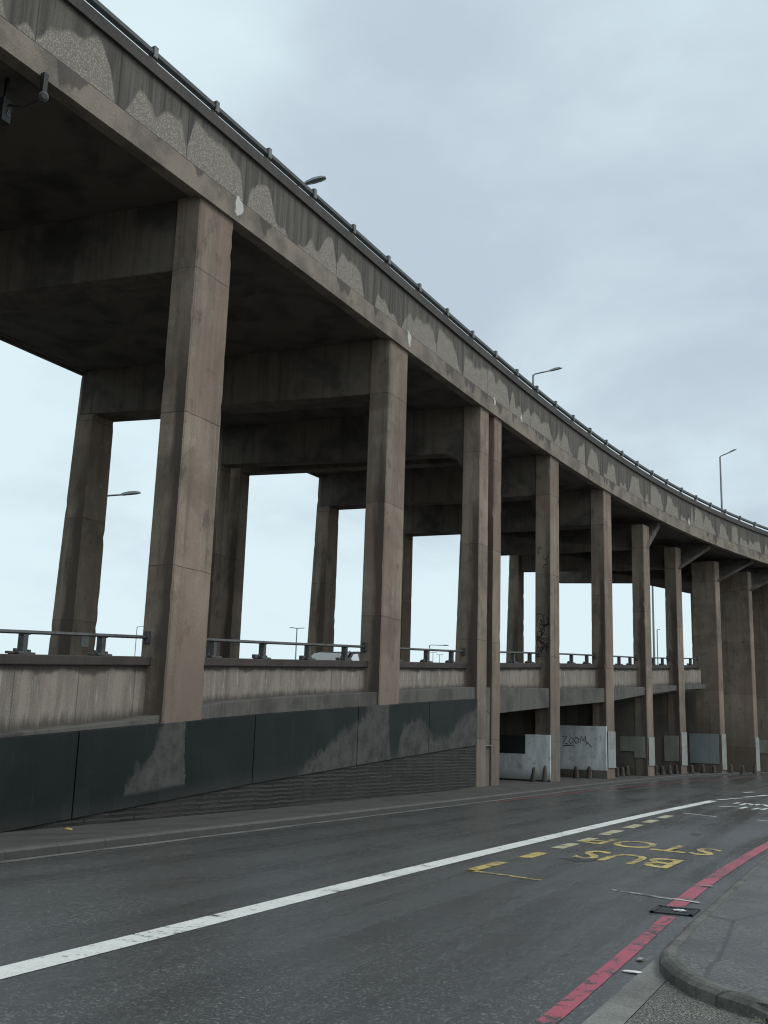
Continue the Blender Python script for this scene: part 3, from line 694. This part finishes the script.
# left footway and kerb
def wallfoot(s): return fo(s)-.03 if s < 32 else min(fo(s), ro(s))-9
FH = .11
mb = MB(); sf = frange(-15,64,1.0); vs = []
for s in sf: vs += [(wallfoot(s), s, lerp([(-15,-.08),(13,-.08),(24,-.02),(36,FH),(70,FH)], s)), (lk(s)-.2, s, FH)]
mb.add(vs, [(i*2,i*2+1,i*2+3,i*2+2) for i in range(len(sf)-1)]); struct(mb.obj('footway', 'footway'))
def wide(s): return lk(s)-14
struct(strip('footway', 'footway', wide, lambda s: lk(s)-.2, FH, frange(64,105,1.5)))
def KP(f): return lambda s, off, z: Vector((f(s)+off, s, z))
mb = MB(); sweep(mb, [(-.21,-.05),(-.21,FH+.006),(-.07,FH+.006),(-.035,FH-.02),(0,-.05)], frange(-15,105,1.0), KP(lk)); struct(mb.obj('kerb', 'darkkerb'))
struct(strip('gutter', 'gutter', lambda s: lk(s)+.004, lambda s: lk(s)+.14+.02*math.sin(s*2.1), .004, frange(-15,66,.5)))
# crossover in the foreground: smooth slab edging, then exposed aggregate
struct(strip('driveway_edging', 'slab', lambda s: -1.71, lambda s: -1.495, .004, frange(-6,8.55,1)))
mb = MB()
gv = [(-1.488,-6),(6,-6),(6,5.6),(3,6.4),(.6,6.8),(-.7,7.3),(-1.0,7.6),(-1.25,7.95),(-1.42,8.3),(-1.488,8.5)]
mb.add([(x,y,.006) for x,y in gv], [tuple(range(len(gv)))]); struct(mb.obj('driveway', 'gravel'))
# right-hand pavement with its curved corner kerb
inner = [(8,5.0),(5,5.75),(3,6.3),(.6,6.8),(-.3,7.05),(-.78,7.24),(-.975,7.4),(-1.165,7.6),(-1.33,7.85),(-1.465,8.18),(-1.54,8.58),(-1.58,9.1)] + [(rk(s)+.105, s) for s in frange(10,105,2.0)]
KH = [.1]*8+[.1,.1,.09,.06]+[.045]*200
pts = inner + [(60,105),(60,5)]
mb = MB(); mb.add([(x, y, (.095 if i < 10 else .085 if i < 11 else .055 if i < 12 else .045) if i < len(inner) else .045) for i, (x, y) in enumerate(pts)], [tuple(range(len(pts)))]); 
pav = mb.obj('pavement', 'pave', recalc=False)
bm = bmesh.new(); bm.from_mesh(pav.data); bmesh.ops.triangulate(bm, faces=bm.faces); bmesh.ops.recalc_face_normals(bm, faces=bm.faces)
for f in bm.faces:
    if f.normal.z < 0: f.normal_flip()
bm.to_mesh(pav.data); bm.free(); struct(pav)
mb = MB(); rings = []; uvs = []
den = []
for i in range(len(inner)-1):
    (x0,y0),(x1,y1) = inner[i], inner[i+1]; L = math.hypot(x1-x0,y1-y0); n = max(1, int(L/.09)) if i < 14 else 1
    for j in range(n): den.append((x0+(x1-x0)*j/n, y0+(y1-y0)*j/n, KH[i]+(KH[i+1]-KH[i])*j/n))
for i, (x, y, h) in enumerate(den):
    a = Vector(den[max(i-1,0)][:2]); b = Vector(den[min(i+1,len(den)-1)][:2]); d = (b-a).normalized(); o = Vector((-d.y, d.x)) ; c = Vector((x,y))
    if o.dot(Vector((-1,-.6))) < 0: o = -o
    w = .12; nz = mnoise.noise(Vector((x*9, y*9, 3)))*.012; chip = 0
    if math.hypot(x+.62, y-7.2) < .13: chip = .045
    if math.hypot(x-.05, y-6.95) < .22: chip = .03*abs(mnoise.noise(Vector((x*14,y*14,1))))*2
    q = lambda off, z: Vector((c.x+o.x*off, c.y+o.y*off, z))
    rings.append([q(0,-.03), q(0,h+.004), q(.06+nz,h+.008-chip*.4), q(w-.03+nz-chip,h-.004-chip), q(w+nz-chip*.8,h-.03-chip), q(w+.012+nz,-.03)]); uvs += [(i*.1, 0)]*6
mb.loft(rings, True, uvs); struct(mb.obj('kerb', 'kerb', smooth=False))
# paved strip at the right edge of the pavement
mb = MB()
for r in range(6):
    for c in range(14):
        x = -.52 + r*.125; y = 10.2 + c*.225 + (.11 if r % 2 else 0); mb.box((x, y, .07), Vector((.056,0,0)), Vector((0,.105,0)), .03-.004*random.random())
st = mb.obj('paving_strip', 'kerb', None); struct(st)

# gully grate
gg = thing('drain_grate', 'black iron drain grate set in the road beside the red line', 'drain grate', (-1.97,11.12,0))
mb = MB()
for (x,y,a,b) in ((-2.0,10.92,.2,.025),(-2.0,11.33,.2,.025),(-2.185,11.125,.02,.23),(-1.815,11.125,.02,.23)): mb.box((x,y,.002), Vector((a,0,0)), Vector((0,b,0)), .012)
mb.obj('frame', 'iron', gg)
mb = MB()
for k in range(7): mb.box((-2.14+k*.047, 11.125, .001), Vector((.012,0,0)), Vector((0,.185,0)), .008)
mb.box((-2,11.125,.0008), Vector((.17,0,0)), Vector((0,.012,0)), .0085)
mb.obj('grate', 'iron', gg)
mb = MB(); mb.add([(-2.17,10.93,.0055),(-1.83,10.93,.0055),(-1.83,11.32,.0055),(-2.17,11.32,.0055)], [(0,1,2,3)]); mb.obj('pit', 'iron', gg)

# ------------------------------------------------------------------ timber bollards along the foot of the piers
BO = [(-12.0,38.6,.55,.13),(-11.75,39.3,.6,.1),(-12.0,44.8,.5,.02),(-11.6,45.35,.5,-.05),(-11.3,49.2,.45,.08),(-11.25,50.1,.42,.0),(-11.2,50.9,.48,.05),(-10.55,54.4,.5,-.05),(-10.45,55.6,.45,.06),(-10.3,56.7,.46,.03),
      (-10.2,58.1,.5,-.02),(-9.85,60.9,.45,.05),(-9.45,62.1,.5,.0),(-9.0,63.1,.45,-.05),(-8.35,65.2,.5,.03),(-7.85,66.5,.46,.0),(-7.3,67.7,.5,.04),(-6.4,69.7,.45,.0),(-5.7,71.0,.45,.0)]
WH = ['leaning thin timber bollard in front of the cut white hoarding, further left','leaning thin timber bollard in front of the cut white hoarding, further right',
      'stubby timber bollard before the graffitied hoarding, left of two','stubby timber bollard before the graffitied hoarding, right of two',
      'timber bollard first right of the column with a white painted band','middle timber bollard of three before the olive painted patch','timber bollard right of the middle one before the olive painted patch']
WH += ['timber bollard %s, under the ramp' % w for w in ('just past the third whitewashed column','second past the third whitewashed column','third past the third whitewashed column','beside the fourth whitewashed column')]
WH += ['timber bollard %s' % w for w in ('left below the blue grey painted pier','middle below the blue grey painted pier','right below the blue grey painted pier','just right of the blue grey painted pier','second along the plain brown end pier','third along the plain brown end pier','at the pale edge of the plain brown end pier','last at the right edge of the picture')]
base = None
for i, (x, y, h, lean) in enumerate(BO):
    if base is None:
        b = MB(); n = 8; rings = []
        for z, r in ((0,.15),(.06,.13),(.3,.1),(.46,.085),(.52,.06),(.54,.02)):
            rings.append([Vector((r*math.cos(2*math.pi*j/n)*(1+.12*math.sin(j*2.3)), r*math.sin(2*math.pi*j/n), z)) for j in range(n)])
        b.loft(rings); o = base = b.obj('bollard', 'timber', None, 0, True)
    else: o = base.copy(); COL.objects.link(o)
    o.location = (x, y, FH); o.scale = (1 if i > 1 else .7, 1 if i > 1 else .7, h/.54); o.rotation_euler = (0, lean, i*1.3)
    tag(o, WH[i], 'bollard', 'timber bollards along the kerb')

# ------------------------------------------------------------------ street lamps
def lamp(name, label, base, top, arm, head=.75, r=.085, group='street lamps', double=False, hl=True):
    """base, top: pole ends; arm: vector from pole top to the lantern"""
    t = thing(name, label, 'street lamp', base, group); b = Vector(base); tp = Vector(top)
    mb = MB(); mb.tube([b, b+(tp-b)*.18, b+(tp-b)*.19, tp], [r*1.35,r*1.3,r,r*.65], 8); mb.obj('pole', 'lamp', t, 0, True)
    for sg in ((1,-1) if double else (1,)):
        a = Vector((arm[0]*sg, arm[1]*sg, arm[2])); e = tp + a; d = a.normalized()
        mb = MB(); mb.tube([tp - Vector((0,0,.15)), tp + a*.08 + Vector((0,0,.02)), tp + a*.5 + Vector((0,0,.02)), e], r*.5, 6); mb.obj('arm', 'lamp', t, 0, True)
        if hl:
            sd = d.cross(Vector((0,0,1))).normalized(); up = sd.cross(d); mb = MB(); rings = []
            for k, w, hh in ((0,.06,.05),(.12,.11,.08),(.45,.17,.11),(.8,.16,.09),(1,.08,.04)):
                c = e + d*head*k; rings.append([c+sd*w*head*1.1-up*.03*head, c+sd*w*head*.8+up*hh*head, c-sd*w*head*.8+up*hh*head, c-sd*w*head*1.1-up*.03*head, c-up*.07*head*(1 if 0<k<1 else .4)])
            mb.loft(rings); mb.obj('lantern', 'lamphead', t, 0, False)
    return t
def W3(x, y, z): a, b = W(x, y); return (a, b, z)
def dirW(x, y, z=0): a, b = W(x, y); return (a, b, z)
lamp('street_lamp', 'grey lantern head just peeping over the near stretch of viaduct parapet', W3(-4.75,45,13.8), W3(-4.75,45,26.62), dirW(.55,-.1,.14), 1.05, .09, 'street lamps on the viaduct')
lamp('street_lamp', 'street lamp on the viaduct at the middle of the curve, single arm', W3(9.29,64,13.8), W3(9.29,64,24.55), dirW(1.05,0,.3), .85, .09, 'street lamps on the viaduct')
lamp('street_lamp', 'tallest looking street lamp far right on the viaduct, single arm', W3(27.37,83,13.8), W3(27.37,83,24.8), dirW(.72,0,.36), .75, .1, 'street lamps on the viaduct')
lamp('street_lamp', 'street lamp arm and lantern reaching out from behind the left rear column', W3(-12.66,45,0), W3(-12.66,45,11.45), dirW(1.1,0,.16), .85, .08, 'street lamps beyond the ramp')
lamp('street_lamp', 'distant double armed lamp mast seen between the first two columns', W3(-9.51,120,0), W3(-9.51,120,13.3), dirW(.85,0,.08), .5, .1, 'street lamps beyond the ramp', True, False)
lamp('street_lamp', 'thin bracket pole left of the nearest column above the rail', W3(-16.18,70,0), W3(-16.18,70,8.2), dirW(.7,0,.06), .3, .035, 'street lamps beyond the ramp', False, False)
lamp('street_lamp', 'short street lamp with flat lantern between second column and twin columns', W3(4.23,90,0), W3(4.23,90,9.3), dirW(1.1,0,.02), .55, .06, 'street lamps beyond the ramp')
lamp('street_lamp', 'tall square armed lamp post in the narrow gap by the end pier', W3(24.71,95,0), W3(24.71,95,15.83), dirW(1.05,0,.02), .6, .13, 'street lamps beyond the ramp', False, False)
lamp('street_lamp', 'shorter thin pole just right of the tall square armed lamp post', W3(34.25,130,0), W3(34.25,130,15.5), dirW(.35,0,.03), .3, .09, 'street lamps beyond the ramp', False, False)
lamp('street_lamp', 'tiny distant lamp mast left of two beside the short flat lantern lamp', W3(8.08,160,0), W3(8.08,160,14.2), dirW(.6,0,.05), .3, .07, 'street lamps beyond the ramp', True, False)
lamp('street_lamp', 'tiny distant lamp mast right of two beside the short flat lantern lamp', W3(9.1,160,0), W3(9.1,160,13.9), dirW(.5,0,.05), .3, .07, 'street lamps beyond the ramp', True, False)

# ------------------------------------------------------------------ distant building and tree behind the rail
cz = lerp(RT, 27); cs_ = 27.45; cx = fo(27.45)-2.45; ct = tang(27); cr = rear(27); ct = (ct + Vector((0,0,.074))).normalized()
car = thing('car', 'car on the ramp, only its pale windscreen and dark roof showing above the wall', 'car', (cx, cs_, cz))
def CP(a, w, z): return Vector((cx, cs_, cz)) + ct*a - cr*w + Vector((0,0,z))
def hull(prof, hw_):
    mb = MB(); rings = []
    for a, zb, zt, k in prof: rings.append([CP(a,-hw_*k,zb), CP(a,hw_*k,zb), CP(a,hw_*k,zb+(zt-zb)*.6), CP(a,hw_*k*.9,zt), CP(a,-hw_*k*.9,zt), CP(a,-hw_*k,zb+(zt-zb)*.6)])
    mb.loft(rings); return mb
hull([(-2.1,.3,.62,.85),(-1.95,.25,.75,.95),(-.85,.22,.95,1),(1.6,.22,.98,1),(1.95,.3,.9,.95)], .86).obj('body', 'carpaint', car, .03, True)
hull([(-.85,.9,.93,.96),(-.02,.92,1.44,.84),(.35,.92,1.5,.83),(1.15,.92,1.48,.82),(1.55,.92,1.2,.84),(1.75,.92,.97,.9)], .86).obj('roof', 'carpaint', car, .02, True)
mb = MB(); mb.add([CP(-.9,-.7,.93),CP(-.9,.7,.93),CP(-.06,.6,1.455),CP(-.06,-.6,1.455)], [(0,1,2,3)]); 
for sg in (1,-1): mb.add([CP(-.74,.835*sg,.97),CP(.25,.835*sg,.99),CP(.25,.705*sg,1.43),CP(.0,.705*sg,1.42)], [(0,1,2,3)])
mb.obj('windscreen', 'skyglass', car)
for a in (-1.35, 1.15):
    for sg in (1,-1):
        mb = MB(); mb.tube([CP(a,.88*sg,.3), CP(a,.68*sg,.3)], .3, 16); mb.obj('wheel', 'iron', car)
mb = MB(); mb.tube([CP(-.62,.88,1.0), CP(-.62,1.02,1.03)], [.05,.09], 8); mb.obj('wing_mirror', 'carpaint', car)
tr = thing('tree', 'small dark bush crown in the gap left of the second column', 'tree', W3(-3.1,100,0))
mb = MB(); bt = Vector(W3(-3.1,100,0)); mb.tube([bt, bt+Vector((.1,0,4)), bt+Vector((0,.1,8.6))], [.18,.14,.06], 7); mb.obj('trunk', 'bark', tr, 0, True)
mb = MB()
for k in range(900):
    v = Vector((random.gauss(0,1), random.gauss(0,1), random.gauss(0,1))).normalized()*random.random()**.4
    c = bt + Vector((v.x*.95, v.y*.95, 8.4+v.z*.85 + .2*math.sin(v.x*5)))
    a = Vector((random.uniform(-1,1),random.uniform(-1,1),random.uniform(-1,1))).normalized()*.09; b = a.orthogonal().normalized()*.06
    mb.add([c-a, c+b, c+a, c-b], [(0,1,2,3)])
mb.obj('crown', 'leafy', tr, recalc=False)

# ------------------------------------------------------------------ fittings under the deck
ft = thing('floodlight', 'dark floodlight on a bracket under the deck at top left', 'floodlight', (*W(-6.45,16.5), 12.87))
c = Vector((*W(-6.22,16.55), 12.36)); tD = tang(15)
mb = MB(); mb.box(c+Vector((0,0,.05)), tD*.05, rear(15)*.05, .44); mb.obj('bracket', 'iron', ft, .01)
mb = MB(); mb.tube([c, c+Vector((*W(.06,-.1),-.02))], .09, 12); mb.tube([c+Vector((*W(.06,-.1),-.02)), c+Vector((*W(.08,-.13),-.03))], [.09,.05], 12); mb.obj('lamp_head', 'lowrail', ft)
c2 = Vector((*W(-6.95,16.75), 12.2))
mb = MB(); mb.tube([c, (c+c2)/2+Vector((0,0,-.03)), c2+Vector((0,0,.15))], .022, 6); mb.obj('conduit', 'iron', ft)
jb = thing('junction_box', 'black junction box hanging under the deck at the left edge', 'junction box', tuple(c2+Vector((0,0,.67))))
mb = MB(); mb.box(c2-Vector((0,0,.22)), tD*.1, rear(15)*.09, .46); mb.obj('box', 'iron', jb, .015)
mb = MB(); mb.box(c2+Vector((0,0,.2)), tD*.03, rear(15)*.03, .5); mb.obj('hanger', 'iron', jb)
mb = MB(); cc = c2 - rear(15)*.095 - Vector((0,0,.02)); mb.tube([cc+Vector((0,.02,.05)), cc+Vector((.02,.0,.0)), cc+Vector((0,.0,-.05)), cc+Vector((.0,.07,-.06))], .012, 6); mb.obj('loop', 'railpost', jb)

# ------------------------------------------------------------------ litter and weeds
def crumple(name, label, loc, sx, sy, sz, m='paper'):
    bm = bmesh.new(); bmesh.ops.create_icosphere(bm, subdivisions=2, radius=1)
    for v in bm.verts:
        k = 1 + .45*mnoise.noise(v.co*1.7 + Vector((loc[0]*5,loc[1],0))); v.co = Vector((v.co.x*sx*k, v.co.y*sy*k, max(v.co.z*sz*k, -sz*.6)+sz*.6))
    me = D.meshes.new(name); bm.to_mesh(me); bm.free(); me.materials.append(M[m]); o = D.objects.new(name, me); COL.objects.link(o); o.location = loc
    return tag(o, label, 'litter', 'litter on the road')
crumple('litter', 'flattened white litter on the asphalt edge near the corner kerb', (-1.76,8.03,.004), .075, .03, .009)
crumple('litter', 'pale crumpled scrap beside the red line above the flattened litter', (-1.8,8.5,.004), .03, .045, .012, 'repair')
crumple('litter', 'white paper scrap lying on the wide part of the red line', (-2.0,13.22,.009), .08, .025, .008, 'repair')
crumple('litter', 'white scrap lying on the black drain grate', (-1.95,11.1,.012), .06, .03, .012)
crumple('litter', 'yellowish leaf scrap on the left footway below the dark wall', (-11.0,12.6,FH), .08, .06, .02, 'yellow')
def weed(loc, label, n=26, h=.16, sp=.12):
    mb = MB()
    for k in range(n):
        a = random.uniform(0, 6.28); r = random.uniform(0, sp); b = Vector((loc[0]+math.cos(a)*r, loc[1]+math.sin(a)*r, loc[2])); hh = h*random.uniform(.4,1.1)
        d = Vector((math.cos(a+random.uniform(-1,1)), math.sin(a), 0)); w = d.orthogonal().normalized()*.012
        m = b + d*hh*.3 + Vector((0,0,hh*.7)); e = b + d*hh*.75 + Vector((0,0,hh))
        mb.add([b-w*.5, b+w*.5, m+w, e, m-w], [(0,1,2,4),(4,2,3)])
    o = mb.obj('weed', 'weed', recalc=False); tag(o, label, 'weed', 'weeds along the walls'); return o
weed((-.7,7.12,.006), 'small weed tuft under the chipped corner kerb', 40, .035, .12)
weed((-12.05,40.0,FH), 'weeds at the foot of the cut white hoarding', 40, .28, .35)
weed((-11.75,46.2,FH), 'weeds at the foot of the graffitied hoarding', 40, .25, .3)
weed((-11.0,52.6,FH), 'weeds by the third whitewashed column foot', 30, .3, .3)

# ------------------------------------------------------------------ sky and light
w = D.worlds.new('World'); scene.world = w; w.use_nodes = True
t = NT(w.node_tree); bg = w.node_tree.nodes['Background']
SUN_EL, SUN_AZ = rad(50), rad(80)       # azimuth measured clockwise from +Y
sky = t.new('ShaderNodeTexSky', sky_type='NISHITA'); sky.sun_disc = False; sky.sun_elevation = SUN_EL; sky.sun_rotation = SUN_AZ
sky.air_density = 1.0; sky.dust_density = 2.0
d_ = t.new('ShaderNodeTexCoord').outputs['Generated']; dx, dy, dz = t.xyz(d_)
zz = t.math('ADD', t.math('MAXIMUM', dz, 0.0), .28)
pl = t.comb(t.math('DIVIDE', dx, zz), t.math('DIVIDE', dy, zz), 0.0)
n1 = t.noise(pl, .8, 7, .55, .5); n2 = t.noise(t.scale(pl, (1,1,1), (3.7,1.2,0)), 2.3, 5, .5, .3)
cl = t.math('ADD', t.math('MULTIPLY', n1, .65), t.math('MULTIPLY', n2, .4))
# a heavier bank of cloud in the north-east quarter, paler toward the horizon
nd = t.new('ShaderNodeVectorMath', operation='DOT_PRODUCT'); t.put(nd.inputs[0], d_)
a_, b_ = W(.26, .86); nd.inputs[1].default_value = Vector((a_, b_, .44)).normalized()
bank = t.step(nd.outputs['Value'], .90, .995)
cl = t.math('SUBTRACT', t.math('ADD', cl, .075), t.math('MULTIPLY', bank, .13))
cl = t.math('ADD', cl, t.step(dz, .0, .28, .13, 0))
ccol = t.mix(t.step(cl, .40, .64), (5.3,6.25,7.15), (7.6,9.15,9.7))
full = t.mix(.06, ccol, sky.outputs[0])
t.put(bg.inputs['Color'], full); bg.inputs['Strength'].default_value = .1
sd = D.lights.new('Sun', 'SUN'); sd.energy = 1.3; sd.angle = rad(25); sd.color = (1,.97,.93)
so = D.objects.new('Sun', sd); COL.objects.link(so)
dv = Vector((math.sin(SUN_AZ)*math.cos(SUN_EL), math.cos(SUN_AZ)*math.cos(SUN_EL), math.sin(SUN_EL)))
so.rotation_euler = dv.to_track_quat('Z', 'Y').to_euler(); so.location = dv*80

# ------------------------------------------------------------------ camera
cam = D.cameras.new('Camera'); co = D.objects.new('Camera', cam); COL.objects.link(co); scene.camera = co
cam.sensor_fit = 'VERTICAL'; cam.sensor_height = 24; cam.lens = 24*1050/1024; cam.clip_start = .05; cam.clip_end = 2000
pit = math.atan(224/1050); rl_ = rad(1.77)
F = Vector((0, math.cos(pit), math.sin(pit))); R0 = Vector((1,0,0)); U0 = Vector((0,-math.sin(pit),math.cos(pit)))
R = R0*math.cos(rl_) + U0*math.sin(rl_); U = U0*math.cos(rl_) - R0*math.sin(rl_)
rot = Matrix.Rotation(TH, 3, 'Z'); R, U, F = rot@R, rot@U, rot@F
co.matrix_world = Matrix(((R.x,U.x,-F.x,0),(R.y,U.y,-F.y,0),(R.z,U.z,-F.z,1.6),(0,0,0,1)))

vs = scene.view_settings; vs.view_transform = 'Standard'; vs.look = 'None'; vs.exposure = 0; vs.gamma = 1; vs.use_curve_mapping = False
scene.render.resolution_x = 768; scene.render.resolution_y = 1024
scene.cycles.max_bounces = 6; scene.cycles.filter_width = 1.15
